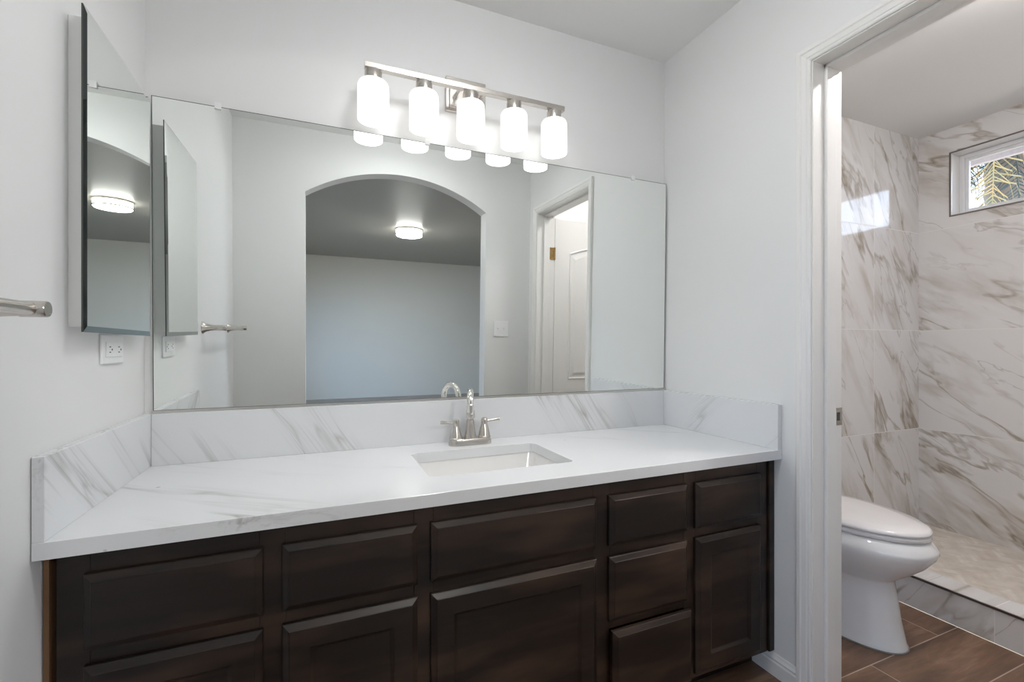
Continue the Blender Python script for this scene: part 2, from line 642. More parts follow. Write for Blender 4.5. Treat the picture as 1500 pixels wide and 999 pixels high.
bm = bmesh.new()
box(bm, (-0.12, KB, 0), (ax0, KA, H))
box(bm, (ax1, KB, 0), (4.06, KA, H))
N = 40
prev = None
for i in range(N + 1):
    x = ax0 + (ax1 - ax0) * i / N
    z = arch_z(x)
    cur = [bm.verts.new(p) for p in ((x, KA, z), (x, KA, H), (x, KB, H), (x, KB, z))]
    if prev:
        bm.faces.new((prev[0], cur[0], cur[1], prev[1]))
        bm.faces.new((prev[3], prev[2], cur[2], cur[3]))
        bm.faces.new((prev[0], prev[3], cur[3], cur[0]))
    prev = cur
struct(mesh_obj('wall_arch', bm, M['wall']), 'white wall with the arched opening to the bedroom', 'wall')

# bedroom shell with two window openings
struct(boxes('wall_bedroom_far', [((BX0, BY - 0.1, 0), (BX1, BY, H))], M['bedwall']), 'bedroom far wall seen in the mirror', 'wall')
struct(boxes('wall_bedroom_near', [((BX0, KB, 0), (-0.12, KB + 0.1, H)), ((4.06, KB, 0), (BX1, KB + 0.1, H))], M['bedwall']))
for nm, X0, X1, yc in (('wall_bedroom_left', BX0 - 0.1, BX0, -3.9), ('wall_bedroom_right', BX1, BX1 + 0.1, -3.6)):
    y0, y1, z0, z1 = yc - 1.1, yc + 1.1, 0.8, 2.3
    struct(boxes(nm, [((X0, BY, 0), (X1, y0, H)), ((X0, y1, 0), (X1, KB, H)), ((X0, y0, 0), (X1, y1, z0)), ((X0, y0, z1), (X1, y1, H))], M['bedwall']))
for k, (X, yc) in enumerate(((BX0 - 0.05, -3.9), (BX1 + 0.05, -3.6))):
    y0, y1, z0, z1 = yc - 1.1, yc + 1.1, 0.8, 2.3
    f = boxes('window_%d' % (k + 2), [((X - 0.03, y0, z0), (X + 0.03, y0 + 0.05, z1)), ((X - 0.03, y1 - 0.05, z0), (X + 0.03, y1, z1)),
                                     ((X - 0.03, y0, z0), (X + 0.03, y1, z0 + 0.05)), ((X - 0.03, y0, z1 - 0.05), (X + 0.03, y1, z1)),
                                     ((X - 0.02, yc - 0.02, z0), (X + 0.02, yc + 0.02, z1))], M['vinyl'])
    struct(f)
    boxes('pane', [((X - 0.003, y0 + 0.05, z0 + 0.05), (X + 0.003, y1 - 0.05, z1 - 0.05))], M['glass'], f)

# ---- door frame: jambs, stops, casings
trim = empty('trim_1', (W, DY0, 0))
struct(trim, 'white painted door frame and casing of the toilet room', 'door frame')
JX0, JX1 = W - 0.002, WT + 0.002
boxes('jamb', [((JX0, DY0, 0), (JX1, DY0 + 0.015, DZ)), ], M['trim'], trim)
boxes('jamb', [((JX0, DY1 - 0.015, 0), (JX1, DY1, DZ))], M['trim'], trim)
boxes('head_jamb', [((JX0, DY1 - 0.015, DZ), (JX1, DY0 + 0.015, DZ + 0.015))], M['trim'], trim)
SX0, SX1 = 1.985, 2.032
boxes('door_stop', [((SX0, DY0 - 0.011, 0), (SX1, DY0, DZ)), ((SX0, DY1, 0), (SX1, DY1 + 0.011, DZ)),
                    ((SX0, DY1, DZ - 0.011), (SX1, DY0, DZ))], M['trim'], trim, bevel=0.003)


def casing(face_x, sgn, parent):
    """profiled casing: mitred loop of a moulding cross-section around the opening; sgn = outward direction"""
    prof = [(0.004, 0.0), (0.004, 0.007), (0.008, 0.010), (0.013, 0.010), (0.016, 0.0125), (0.030, 0.0145), (0.034, 0.0175), (0.045, 0.0175), (0.048, 0.015), (0.048, 0.0)]
    bm = bmesh.new()
    rings = []
    for corner in range(4):
        ring = []
        for d, t in prof:
            X = face_x + sgn * t
            if corner == 0: p = (X, DY0 + d, 0)
            elif corner == 1: p = (X, DY0 + d, DZ + d)
            elif corner == 2: p = (X, DY1 - d, DZ + d)
            else: p = (X, DY1 - d, 0)
            ring.append(p)
        rings.append(ring)
    loft(bm, rings)
    return mesh_obj('casing', bm, M['trim'], parent)


casing(W, -1, trim)
casing(WT, 1, trim)
boxes('strike_plate', [((2.040, DY0 - 0.0015, 0.878), (WT + 0.003, DY0, 0.935)), ], M['nickel'], trim)
boxes('strike_hole', [((2.050, DY0 - 0.0025, 0.893), (2.063, DY0 - 0.0010, 0.920))], M['dark'], trim)

# ---- open door leaf with arched panels
door = empty('door_1', (WT + 0.005, DY1, 0))
struct(door, 'white panelled door standing open into the toilet room', 'door')
LX0, LX1, LY0, LY1, LZ = WT + 0.008, WT + 0.008 + 0.68, DY1 - 0.036, DY1 - 0.001, 2.035


def panel_outline(x0, x1, z0, z1, arch, inset, n=14):
    x0 += inset; x1 -= inset; z0 += inset; z1 -= inset
    pts = [(x0, z0), (x1, z0)]
    xc = (x0 + x1) / 2; h = (x1 - x0) / 2
    for i in range(n + 1):
        t = 1 - 2 * i / n
        pts.append((xc + h * t, z1 - arch * (abs(t) ** 1.6)))
    return pts


bm = bmesh.new()
box(bm, (LX0, LY0, 0.008), (LX1, LY1, LZ))
leaf = mesh_obj('leaf', bm, M['trim'], door, bevel=0.002)
for (z0, z1, arch) in ((0.84, 1.84, 0.05), (0.22, 0.70, 0.0)):
    bm = bmesh.new()
    rings = []
    for ins, dep in ((0.0, 0.0), (0.006, 0.006), (0.016, -0.0005), (0.03, 0.001), (0.05, 0.006)):
        rings.append([(x, LY1 + dep, z) for x, z in panel_outline(LX0 + 0.125, LX1 - 0.125, z0, z1, arch, ins)])
    loft(bm, rings, cap0=False)
    mesh_obj('door_panel', bm, M['trim'], door)
for hz in (1.775, 0.25):
    bm = bmesh.new()
    lathe(bm, [(0.0065, -0.045), (0.0065, 0.045)], (WT + 0.004, DY1 + 0.006, hz), n=12)
    box(bm, (WT - 0.034, DY1 + 0.0005, hz - 0.044), (WT + 0.002, DY1 + 0.003, hz + 0.044))
    box(bm, (WT + 0.006, DY1 - 0.034, hz - 0.044), (WT + 0.0085, DY1 - 0.0005, hz + 0.044))
    for q in (-0.03, 0.0, 0.03):
        lathe(bm, [(0.004, 0.0), (0.003, 0.0015)], (WT - 0.02 + 0.008 * (q == 0), DY1 + 0.003, hz + q), axis='y', n=8)
    mesh_obj('hinge', bm, M['brass'], door, smooth=40)
bm = bmesh.new()
lathe(bm, [(0.032, 0), (0.032, 0.006), (0.012, 0.010), (0.012, 0.035), (0.026, 0.045), (0.027, 0.06), (0.012, 0.068)], (LX1 - 0.06, LY1, 0.92), axis='y', n=24)
mesh_obj('door_knob', bm, M['nickel'], door, smooth=40)

# ---- baseboards
def baseboard(name, run, depth_dir, label):
    """run: list of two (x,y); profile grows towards depth_dir"""
    prof = [(0, 0), (0.013, 0), (0.013, 0.046), (0.010, 0.052), (0.011, 0.058), (0.006, 0.066), (0.003, 0.074), (0, 0.074)]
    bm = bmesh.new()
    rings = [[(x + depth_dir[0] * t, y + depth_dir[1] * t, z) for t, z in prof] for x, y in run]
    loft(bm, rings)
    return struct(mesh_obj(name, bm, M['trim']), label, 'baseboard')


baseboard('baseboard_right', [(W, -0.474), (W, DY0 + 0.048)], (-1, 0), 'short white baseboard between vanity cabinet and door casing')
baseboard('baseboard_left', [(0, -0.62), (0, KA)], (1, 0), 'white baseboard at the foot of the left wall')
baseboard('baseboard_toilet', [(WT, YB), (WT, DY0 + 0.048)], (1, 0), 'white baseboard behind the doorway jamb')

# ---- shower curb and pan
curb = struct(boxes('shower_curb', [((2.862, KA, 0), (2.985, YB, 0.138))], M['curb'], bevel=0.001), 'low marble-look shower curb with dark metal edge strip', 'shower curb')
boxes('edge_trim', [((2.858, KA, 0.130), (2.866, YB, 0.1385))], M['darktrim'], curb)
struct(boxes('shower_floor', [((2.985, KA, 0), (XF, YB, 0.036))], M['mosaic']), 'beige herringbone mosaic shower floor', 'shower floor')

# ---- shower window
win = empty('window_1', (XF + 0.06, -0.63, WZ0))
struct(win, 'small high shower window with white frame and palm outside', 'window')
t_ = 0.006
boxes('reveal', [((XF - 0.001, WY0 - 0.002, WZ0), (XF + 0.12, WY0 + t_, WZ1)), ((XF - 0.001, WY1 - t_, WZ0), (XF + 0.12, WY1 + 0.002, WZ1)),
                 ((XF - 0.001, WY1, WZ1 - 0.002), (XF + 0.12, WY0, WZ1 + t_)), ((XF - 0.001, WY1, WZ0 - t_), (XF + 0.12, WY0, WZ0 + 0.002))], M['porcelain'], win)
bm = bmesh.new()
e_ = 0.008
for a, b in (((XF - 0.004, WY0, WZ0 - e_), (XF + 0.001, WY0 + e_, WZ1 + e_)), ((XF - 0.004, WY1 - e_, WZ0 - e_), (XF + 0.001, WY1, WZ1 + e_)),
             ((XF - 0.004, WY1, WZ1), (XF + 0.001, WY0, WZ1 + e_)), ((XF - 0.004, WY1, WZ0 - e_), (XF + 0.001, WY0, WZ0))):
    box(bm, a, b)
mesh_obj('edge_trim', bm, M['darktrim'], win)


def frame_loop(name, x0, x1, y0, y1, z0, z1, wd, mat, parent):
    bm = bmesh.new()
    for a, b in (((x0, y0 - wd, z0), (x1, y0, z1)), ((x0, y1, z0), (x1, y1 + wd, z1)), ((x0, y1 + wd, z1 - wd), (x1, y0 - wd, z1)), ((x0, y1 + wd, z0), (x1, y0 - wd, z0 + wd))):
        box(bm, a, b)
    return mesh_obj(name, bm, mat, parent, bevel=0.002)


frame_loop('window_frame', XF + 0.085, XF + 0.125, WY0 - 0.002, WY1 + 0.002, WZ0, WZ1 - 0.002, 0.024, M['vinyl'], win)
frame_loop('sash', XF + 0.095, XF + 0.118, WY0 - 0.026, WY1 + 0.026, WZ0 + 0.024, WZ1 - 0.026, 0.016, M['vinyl'], win)
boxes('pane', [((XF + 0.104, WY1 + 0.04, WZ0 + 0.04), (XF + 0.108, WY0 - 0.04, WZ1 - 0.042))], M['glass'], win)

# ---- eave outside
struct(boxes('roof_eave', [((XF + 0.12, -3.2, 2.46), (XF + 0.75, 1.6, 2.52)), ((XF + 0.73, -3.2, 2.40), (XF + 0.77, 1.6, 2.56))], M['stucco']), 'grey roof eave outside above the shower window', 'eave')

# ================================================================== THINGS
# ---- vanity cabinet
FY = -0.548          # face frame plane
DYF = 0.019          # thickness of doors and drawer fronts
CT0 = 0.752          # underside of worktop
KZ = 0.082
cab = empty('vanity_cabinet', (W / 2, FY, 0), 'dark espresso stained vanity cabinet with seven drawer fronts and doors', 'cabinet')
boxes('carcass', [((0.022, -0.53, KZ), (W - 0.003, -0.02, KZ + 0.018)), ((0.022, -0.53, KZ + 0.018), (0.040, -0.02, CT0 - 0.001)), ((W - 0.02, -0.53, KZ + 0.018), (W - 0.003, -0.02, CT0 - 0.001)),
                  ((0.040, -0.034, KZ + 0.018), (W - 0.02, -0.02, CT0 - 0.001))], M['espresso'], cab)
cols = [(0.065, 0.365), (0.402, 0.696), (0.729, 1.206), (1.248, 1.540), (1.573, 1.862)]
rowT = (0.560, 0.706)
# face frame as rails and stiles
bm = bmesh.new()
st = [(0.022, 0.072), (0.358, 0.409), (0.689, 0.736), (1.199, 1.255), (1.533, 1.580), (1.855, W - 0.030)]
for a, b in st:
    box(bm, (a, FY, KZ), (b, -0.53, CT0 - 0.001))
for (a, b) in zip(st[:-1], st[1:]):
    box(bm, (a[1], FY, 0.700), (b[0], -0.53, CT0 - 0.001))
    box(bm, (a[1], FY, 0.522), (b[0], -0.53, 0.568))
    box(bm, (a[1], FY, KZ), (b[0], -0.53, KZ + 0.03))
box(bm, (st[3][1], FY, 0.315), (st[4][0], -0.53, 0.348))
mesh_obj('face_frame', bm, M['espresso'], cab, bevel=0.0012)
boxes('side_filler', [((0.003, -0.546, KZ - 0.06), (0.011, -0.50, CT0 - 0.004))], M['rawwood'], cab)
boxes('scribe_moulding', [((W - 0.028, FY - 0.008, KZ + 0.001), (W - 0.002, -0.53, CT0 - 0.002))], M['espresso_v'], cab, bevel=0.003)
boxes('toe_kick', [((0.022, -0.474, 0.0), (W - 0.003, -0.458, KZ))], M['espresso'], cab)


def front(name, x0, x1, z0, z1, y, mat, parent, panel=False):
    """bevel-edged slab; doors get a recessed flat centre"""
    def ring(ins, dep):
        return [(x0 + ins, y - dep, z0 + ins), (x1 - ins, y - dep, z0 + ins), (x1 - ins, y - dep, z1 - ins), (x0 + ins, y - dep, z1 - ins)]
    steps = [(0, 0), (0, 0.0095), (0.0015, 0.011), (0.013, DYF - 0.0015), (0.0145, DYF)]
    if panel:
        steps += [(0.056, DYF), (0.059, 0.0165), (0.064, 0.0125), (0.066, 0.0118)]
    bm = bmesh.new()
    loft(bm, [ring(*s_) for s_ in steps], cap0=True, cap1=not panel)
    o = mesh_obj(name, bm, mat, parent)
    if panel:
        bm = bmesh.new()
        i = 0.066
        box(bm, (x0 + i, y - 0.0118, z0 + i), (x1 - i, y - 0.004, z1 - i))
        q = mesh_obj('panel', bm, M['espresso_v'], o)
    return o


for k, (a, b) in enumerate(cols):
    front('drawer', a, b, rowT[0], rowT[1], FY, M['espresso'], cab)
for k in (0, 1, 2, 4):
    a, b = cols[k]
    front('door', a, b, 0.100, 0.531, FY, M['espresso_v'], cab, True)
front('drawer', cols[3][0], cols[3][1], 0.341, 0.528, FY, M['espresso'], cab)
# the lowest drawer stands slightly open
low = front('drawer', cols[3][0], cols[3][1], 0.100, 0.322, FY - 0.017, M['espresso'], cab)
boxes('drawer_box', [((cols[3][0] + 0.02, -0.54, 0.12), (cols[3][0] + 0.032, -0.10, 0.28)), ((cols[3][1] - 0.032, -0.54, 0.12), (cols[3][1] - 0.02, -0.10, 0.28)),
                     ((cols[3][0] + 0.02, FY - 0.016, 0.12), (cols[3][1] - 0.02, -0.535, 0.29))], M['rawwood'], low)

# ---- worktop with sink cut-out
CZ = 0.7846
ctop = empty('countertop', (W / 2, -0.3, CZ), 'white quartz vanity top with grey veins and upstands', 'countertop')
sx0, sx1, sy0, sy1 = 0.752, 1.199, -0.447, -0.150


def rrect(x0, x1, y0, y1, r, n=6):
    pts = []
    for cx, cy, a0 in ((x1 - r, y1 - r, 0), (x0 + r, y1 - r, 90), (x0 + r, y0 + r, 180), (x1 - r, y0 + r, 270)):
        for i in range(n + 1):
            a = R(a0 + 90 * i / n)
            pts.append((cx + r * math.cos(a), cy + r * math.sin(a)))
    return pts


def slab_with_hole(bm, X0, X1, Y0, Y1, z0, z1, hole):
    """hole points counter-clockwise starting at +x side of the top-right corner"""
    n = len(hole)
    q = n // 4
    outer = [(X1, Y1), (X0, Y1), (X0, Y0), (X1, Y0)]
    for z, flip in ((z1, False), (z0, True)):
        hv = [bm.verts.new((x, y, z)) for x, y in hole]
        ov = [bm.verts.new((x, y, z)) for x, y in outer]
        for c in range(4):
            idx = [c * q + i for i in range(q)]
            for a, b in zip(idx[:-1], idx[1:]):
                f = [hv[b], hv[a], ov[c]]
                bm.faces.new(f if not flip else f[::-1])
            a = idx[-1]; b = (idx[-1] + 1) % n
            f = [hv[b], hv[a], ov[c], ov[(c + 1) % 4]]
            bm.faces.new(f if not flip else f[::-1])
        if not flip:
            ht, ot = hv, ov
        else:
            hb, ob = hv, ov
    for i in range(n):
        j = (i + 1) % n
        bm.faces.new((ht[i], ht[j], hb[j], hb[i]))
    for i in range(4):
        j = (i + 1) % 4
        bm.faces.new((ot[j], ot[i], ob[i], ob[j]))


bm = bmesh.new()
slab_with_hole(bm, 0.0015, W - 0.0015, -0.5828, -0.001, CT0, CZ, rrect(sx0, sx1, sy0, sy1, 0.022))
mesh_obj('slab', bm, M['quartz'], ctop, bevel=0.0015)
SP = 0.9391
boxes('backsplash', [((0.0205, -0.02, CZ), (W - 0.0205, -0.001, SP))], M['splash'], ctop, bevel=0.0012)
boxes('side_splash', [((0.0015, -0.5820, CZ), (0.020, -0.001, SP))], M['sidesplash'], ctop, bevel=0.0012)
boxes('side_splash', [((W - 0.020, -0.5820, CZ), (W - 0.0015, -0.001, SP))], M['sidesplash'], ctop, bevel=0.0012)

# ---- undermount sink
sink = empty('sink', ((sx0 + sx1) / 2, (sy0 + sy1) / 2, CT0 - 0.15), 'white rectangular undermount porcelain basin set in the quartz top', 'sink')
bm = bmesh.new()
rings = []
ZT = CT0 - 0.0005
for ins, z, r in ((-0.025, ZT - 0.012, 0.03), (-0.025, ZT, 0.03), (-0.004, ZT, 0.024), (-0.002, ZT - 0.004, 0.024), (0.010, ZT - 0.11, 0.030), (0.018, ZT - 0.128, 0.035), (0.035, ZT - 0.138, 0.04), (0.12, ZT - 0.144, 0.03)):
    rings.append([(x, y, z) for x, y in rrect(sx0 + ins, sx1 - ins, sy0 + ins, sy1 - ins, r)])
loft(bm, rings, cap0=False, cap1=True)
outer_r = []
for ins, z, r in ((0.10, ZT - 0.158, 0.03), (0.02, ZT - 0.150, 0.035), (0.0, ZT - 0.12, 0.03), (-0.012, ZT - 0.02, 0.03), (-0.025, ZT - 0.012, 0.03)):
    outer_r.append([(x, y, z) for x, y in rrect(sx0 + ins, sx1 - ins, sy0 + ins, sy1 - ins, r)])
loft(bm, outer_r, cap0=True, cap1=False)
mesh_obj('basin', bm, M['porcelain'], sink, smooth=35)
bm = bmesh.new()
lathe(bm, [(0.022, -0.002), (0.022, 0.002), (0.019, 0.004), (0.014, 0.002), (0.001, 0.006)], ((sx0 + sx1) / 2, (sy0 + sy1) / 2, ZT - 0.143), n=24)
mesh_obj('drain', bm, M['nickel'], sink, smooth=40)

# ---- faucet
FX, FYY = 0.979, -0.083
fau = empty('faucet', (FX, FYY, CZ), 'brushed nickel centerset faucet with two lever handles and high arc spout', 'faucet')
bm = bmesh.new()


def stadium(hx, hy, n=10):
    pts = []
    for s_, a0 in ((1, -90), (-1, 90)):
        for i in range(n + 1):
            a = R(a0 + 180 * i / n)
            pts.append((s_ * (hx - hy) + hy * math.cos(a), hy * math.sin(a)))
    return pts


rings = []
for hx, hy, z in ((0.080, 0.027, 0.0), (0.080, 0.027, 0.003), (0.077, 0.0255, 0.020), (0.075, 0.024, 0.024)):
    rings.append([(FX + x, FYY + y, CZ + z) for x, y in stadium(hx, hy)])
loft(bm, rings)
mesh_obj('base_plate', bm, M['nickel'], fau, smooth=35)
# spout
bm = bmesh.new()
lathe(bm, [(0.0225, 0.024), (0.0215, 0.030), (0.0165, 0.060), (0.0135, 0.085), (0.0128, 0.088), (0.0115, 0.089), (0.0112, 0.112), (0.0145, 0.114), (0.0155, 0.118), (0.0155, 0.121), (0.0125, 0.123), (0.0125, 0.135), (0.0135, 0.137), (0.0115, 0.140)], (FX, FYY, CZ), n=28)
mesh_obj('spout_column', bm, M['nickel'], fau, smooth=30)
bm = bmesh.new()
pts = [(FX, FYY, CZ + 0.138)]
R0 = 0.055
SD = Vector((-0.300, -0.954, 0))   # the spout is swivelled a little to the left
zc_ = CZ + 0.141
for i in range(17):
    a = PI * i / 16 * 1.06
    k_ = R0 - R0 * math.cos(a)
    pts.append((FX + SD.x * k_, FYY + SD.y * k_, zc_ + R0 * math.sin(a)))
dlast = (Vector(pts[-1]) - Vector(pts[-2])).normalized()
pts.append(tuple(Vector(pts[-1]) + dlast * 0.003))
tube(bm, pts, [0.0115] * 16 + [0.0115, 0.012, 0.0128], n=18)
spo = mesh_obj('spout', bm, M['chrome'], fau, smooth=50)
bm = bmesh.new()
q0, q1 = Vector(pts[-1]), Vector(pts[-1]) + dlast * 0.016
tube(bm, [q0 - dlast * 0.004, q0, q0 + dlast * 0.003, q1 - dlast * 0.002, q1], [0.0125, 0.0148, 0.0152, 0.0152, 0.0135], n=20)
mesh_obj('aerator', bm, M['nickel'], spo, smooth=35)
# handles
for s_ in (-1, 1):
    hx = FX + s_ * 0.0535
    bm = bmesh.new()
    lathe(bm, [(0.0245, 0.024), (0.0245, 0.026), (0.0225, 0.028), (0.0145, 0.062), (0.0125, 0.068), (0.0115, 0.071), (0.0118, 0.073), (0.0122, 0.086), (0.0095, 0.092), (0.004, 0.094)], (hx, FYY, CZ), n=24)
    hnd = mesh_obj('handle', bm, M['nickel'], fau, smooth=30)
    bm = bmesh.new()
    tube(bm, [(hx + s_ * 0.008, FYY, CZ + 0.080), (hx + s_ * 0.030, FYY - 0.004, CZ + 0.0825), (hx + s_ * 0.056, FYY - 0.010, CZ + 0.086)], [0.0045, 0.0048, 0.0068], n=12)
    mesh_obj('lever', bm, M['nickel'], hnd, smooth=40)
bm = bmesh.new()
lathe(bm, [(0.0028, 0.02), (0.0028, 0.055), (0.006, 0.057), (0.006, 0.064), (0.003, 0.066)], (FX, FYY + 0.022, CZ), n=12)
mesh_obj('lift_rod', bm, M['nickel'], fau, smooth=40)

# ---- big wall mirror (leans forward one degree in its bottom channel)
MZ0, MZ1 = 0.946, 1.8741
mir = empty('wall_mirror', (W / 2, -0.006, MZ0), 'large frameless mirror spanning the wall above the backsplash', 'mirror')
tl = R(1.0)


def myz(z, off):
    """point on mirror face: height along the glass, offset from face towards the room"""
    return (-0.0085 - math.sin(tl) * (z - MZ0) - off * math.cos(tl), MZ0 + (z - MZ0) * math.cos(tl) - off * math.sin(tl))


bm = bmesh.new()
mx0, mx1 = 0.0215, W - 0.008


def gring(ins, off):
    return [(mx0 + ins, *myz(MZ0 + ins, off)), (mx1 - ins, *myz(MZ0 + ins, off)), (mx1 - ins, *myz(MZ1 - ins, off)), (mx0 + ins, *myz(MZ1 - ins, off))]


loft(bm, [gring(0, -0.005), gring(0, -0.0008), gring(0.0022, 0.0)])
bmesh.ops.recalc_face_normals(bm, faces=bm.faces)
bm.normal_update()
for f in bm.faces:
    if abs(f.normal.y) < 0.97: f.material_index = 1
mesh_obj('glass', bm, [M['mirror'], M['mirroredge']], mir)
boxes('channel', [((mx0 - 0.002, -0.013, MZ0 - 0.0065), (mx1 + 0.002, -0.0015, MZ0 - 0.0005)), ((mx0 - 0.002, -0.0145, MZ0 - 0.0065), (mx1 + 0.002, -0.0125, MZ0 + 0.0015))], M['alu'], mir)
for cx in (0.189, 0.835, 1.741):
    bm = bmesh.new()
    y_, z_ = myz(MZ1, 0.0)
    box(bm, (cx - 0.009, y_ - 0.004, z_ - 0.009), (cx + 0.009, y_ - 0.0012, z_ + 0.011))
    box(bm, (cx - 0.006, y_ - 0.0012, z_ + 0.001), (cx + 0.006, -0.0005, z_ + 0.012))
    clip = mesh_obj('clip', bm, M['plate'], mir, bevel=0.001)

# ---- medicine cabinet on the left wall
MY0, MY1, Z0, Z1 = -0.4827, -0.0863, 1.167, 1.8307
med = empty('medicine_cabinet', (0, (MY0 + MY1) / 2, Z0), 'tall medicine cabinet with mirrored door on the left wall', 'medicine cabinet')
boxes('body', [((0.0, -0.449, 1.179), (0.0335, -0.112, 1.8215))], M['cabwhite'], med, bevel=0.001)
XM = 0.0392
bm = bmesh.new()
bw = 0.0125
back = XM - 0.012


def mr(x, ins):
    return [(x, MY0 + ins, Z0 + ins), (x, MY1 - ins, Z0 + ins), (x, MY1 - ins, Z1 - ins), (x, MY0 + ins, Z1 - ins)]


loft(bm, [mr(XM - 0.0050, 0.0), mr(XM - 0.0022, 0.0), mr(XM, bw)], cap0=True, cap1=True)
bmesh.ops.recalc_face_normals(bm, faces=bm.faces)
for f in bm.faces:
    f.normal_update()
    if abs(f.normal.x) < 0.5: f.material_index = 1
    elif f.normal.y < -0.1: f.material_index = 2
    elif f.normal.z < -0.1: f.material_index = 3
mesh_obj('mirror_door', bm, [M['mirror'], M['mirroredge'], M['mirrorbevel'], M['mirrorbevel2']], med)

# ---- towel bar
tb = empty('towel_bar', (0, -0.73, 1.195), 'brushed nickel towel bar on the left wall', 'towel bar')
for y in (-0.742, -1.34):
    bm = bmesh.new()
    lathe(bm, [(0.0275, 0.0), (0.0270, 0.003), (0.0215, 0.009), (0.0165, 0.018), (0.0132, 0.032), (0.0118, 0.048), (0.0115, 0.058), (0.0125, 0.0595), (0.0125, 0.090), (0.0115, 0.092)], (0.0, y, 1.195), axis='x', n=28)
    mesh_obj('post', bm, M['nickel'], tb, smooth=35)
bm = bmesh.new()
lathe(bm, [(0.0098, -1.335), (0.0098, -0.746)], (0.074, 0, 1.195), axis='y', n=24)
mesh_obj('bar', bm, M['nickel'], tb, smooth=40)

# ---- outlet under medicine cabinet (mounted sideways)
ol = empty('wall_outlet', (0, -0.2415, 1.130), 'white duplex outlet mounted sideways under the medicine cabinet', 'outlet')
boxes('cover_plate', [((0.0, -0.305, 1.095), (0.006, -0.178, 1.1655))], M['plate'], ol, bevel=0.0025)
boxes('receptacle', [((0.0062, -0.288, 1.112), (0.0085, -0.195, 1.1485))], M['plate'], ol, bevel=0.001)
for c in (-0.268, -0.215):
    bm = bmesh.new()
    for dz in (-0.0065, 0.0065):
        box(bm, (0.0083, c - 0.004, 1.130 + dz - 0.0012), (0.0088, c + 0.004, 1.130 + dz + 0.0012))
    box(bm, (0.0083, c + 0.009, 1.1278), (0.0088, c + 0.0135, 1.1322))
    mesh_obj('socket_slots', bm, M['dark'], ol)

# ---- double toggle switch on the arch wall
sw = empty('light_switch', (1.709, KA, 1.215), 'white double toggle switch plate between arch and doorway', 'light switch')
boxes('cover_plate', [((1.651, KA, 1.158), (1.767, KA + 0.006, 1.272))], M['plate'], sw, bevel=0.0025)
for dx in (-0.023, 0.023):
    bm = bmesh.new()
    box(bm, (1.709 + dx - 0.006, KA + 0.0058, 1.203), (1.709 + dx + 0.006, KA + 0.0075, 1.227))
    box(bm, (1.709 + dx - 0.0045, KA + 0.0074, 1.212), (1.709 + dx + 0.0045, KA + 0.017, 1.222))
    mesh_obj('toggle', bm, M['plate'], sw, bevel=0.001)

# ---- five-light vanity fixture
VY = -0.1075
vl = empty('vanity_light', (0.98, 0, 2.075), 'brushed nickel five-shade bar light above the mirror', 'wall lamp')
bm = bmesh.new()
box(bm, (0.906, -0.016, 2.010), (1.062, -0.0005, 2.140))
mesh_obj('backplate', bm, M['nickel'], vl, bevel=0.003)
boxes('backplate_rim', [((0.918, -0.022, 2.022), (1.050, -0.016, 2.128))], M['nickel'], vl, bevel=0.003)
for s_ in (-1, 1):
    bm = bmesh.new()
    tube(bm, [(0.984 + s_ * 0.045, -0.02, 2.062), (0.984 + s_ * 0.045, VY + 0.004, 2.060)], 0.0055, n=12)
    lathe(bm, [(0.011, 0.0), (0.010, 0.004)], (0.984 + s_ * 0.045, -0.026, 2.062), axis='y', n=16)
    mesh_obj('arm', bm, M['chrome'], vl, smooth=40)
boxes('bar', [((0.611, VY - 0.011, 2.046), (1.349, VY + 0.011, 2.064))], M['nickel'], vl, bevel=0.0012)
for i in range(5):
    x = 0.639 + i * 0.1672
    bm = bmesh.new()
    lathe(bm, [(0.010, 0.052), (0.010, 0.042), (0.0265, 0.040), (0.0275, 0.037), (0.0275, 0.007), (0.0255, 0.005)], (x, VY, 2.000), n=28)
    sk = mesh_obj('socket', bm, M['nickel'], vl, smooth=35)
    bm = bmesh.new()
    pr = [(0.026, 2.006), (0.038, 2.0055), (0.0455, 2.001), (0.0492, 1.993), (0.0500, 1.984), (0.0500, 1.882), (0.0490, 1.878), (0.0475, 1.878), (0.0465, 1.882), (0.0465, 1.984), (0.0455, 1.992), (0.042, 1.998), (0.036, 2.001), (0.026, 2.002)]
    rings = []
    for r, z in pr:
        rings.append([(x + r * math.cos(2 * PI * k / 40), VY + r * math.sin(2 * PI * k / 40), z) for k in range(40)])
    rings.append(rings[0])
    loft(bm, rings, False, False)
    sh = mesh_obj('shade', bm, M['shade'], vl, smooth=40)
    bm = bmesh.new()
    lathe(bm, [(0.012, 0.085), (0.014, 0.075), (0.025, 0.055), (0.0295, 0.040), (0.0285, 0.028), (0.020, 0.015), (0.006, 0.010)], (x, VY, 1.889), n=20)
    mesh_obj('bulb', bm, M['bulb'], vl, smooth=60)
    l = bpy.data.lights.new('vanity_bulb', 'SPOT')
    l.energy = 1.35
    l.color = (0.97, 0.985, 1.0)
    l.spot_size = R(122)
    l.spot_blend = 0.9
    l.shadow_soft_size = 0.008
    lo = bpy.data.objects.new('vanity_bulb', l)
    col.objects.link(lo)
    lo.location = (x, VY, 1.886)

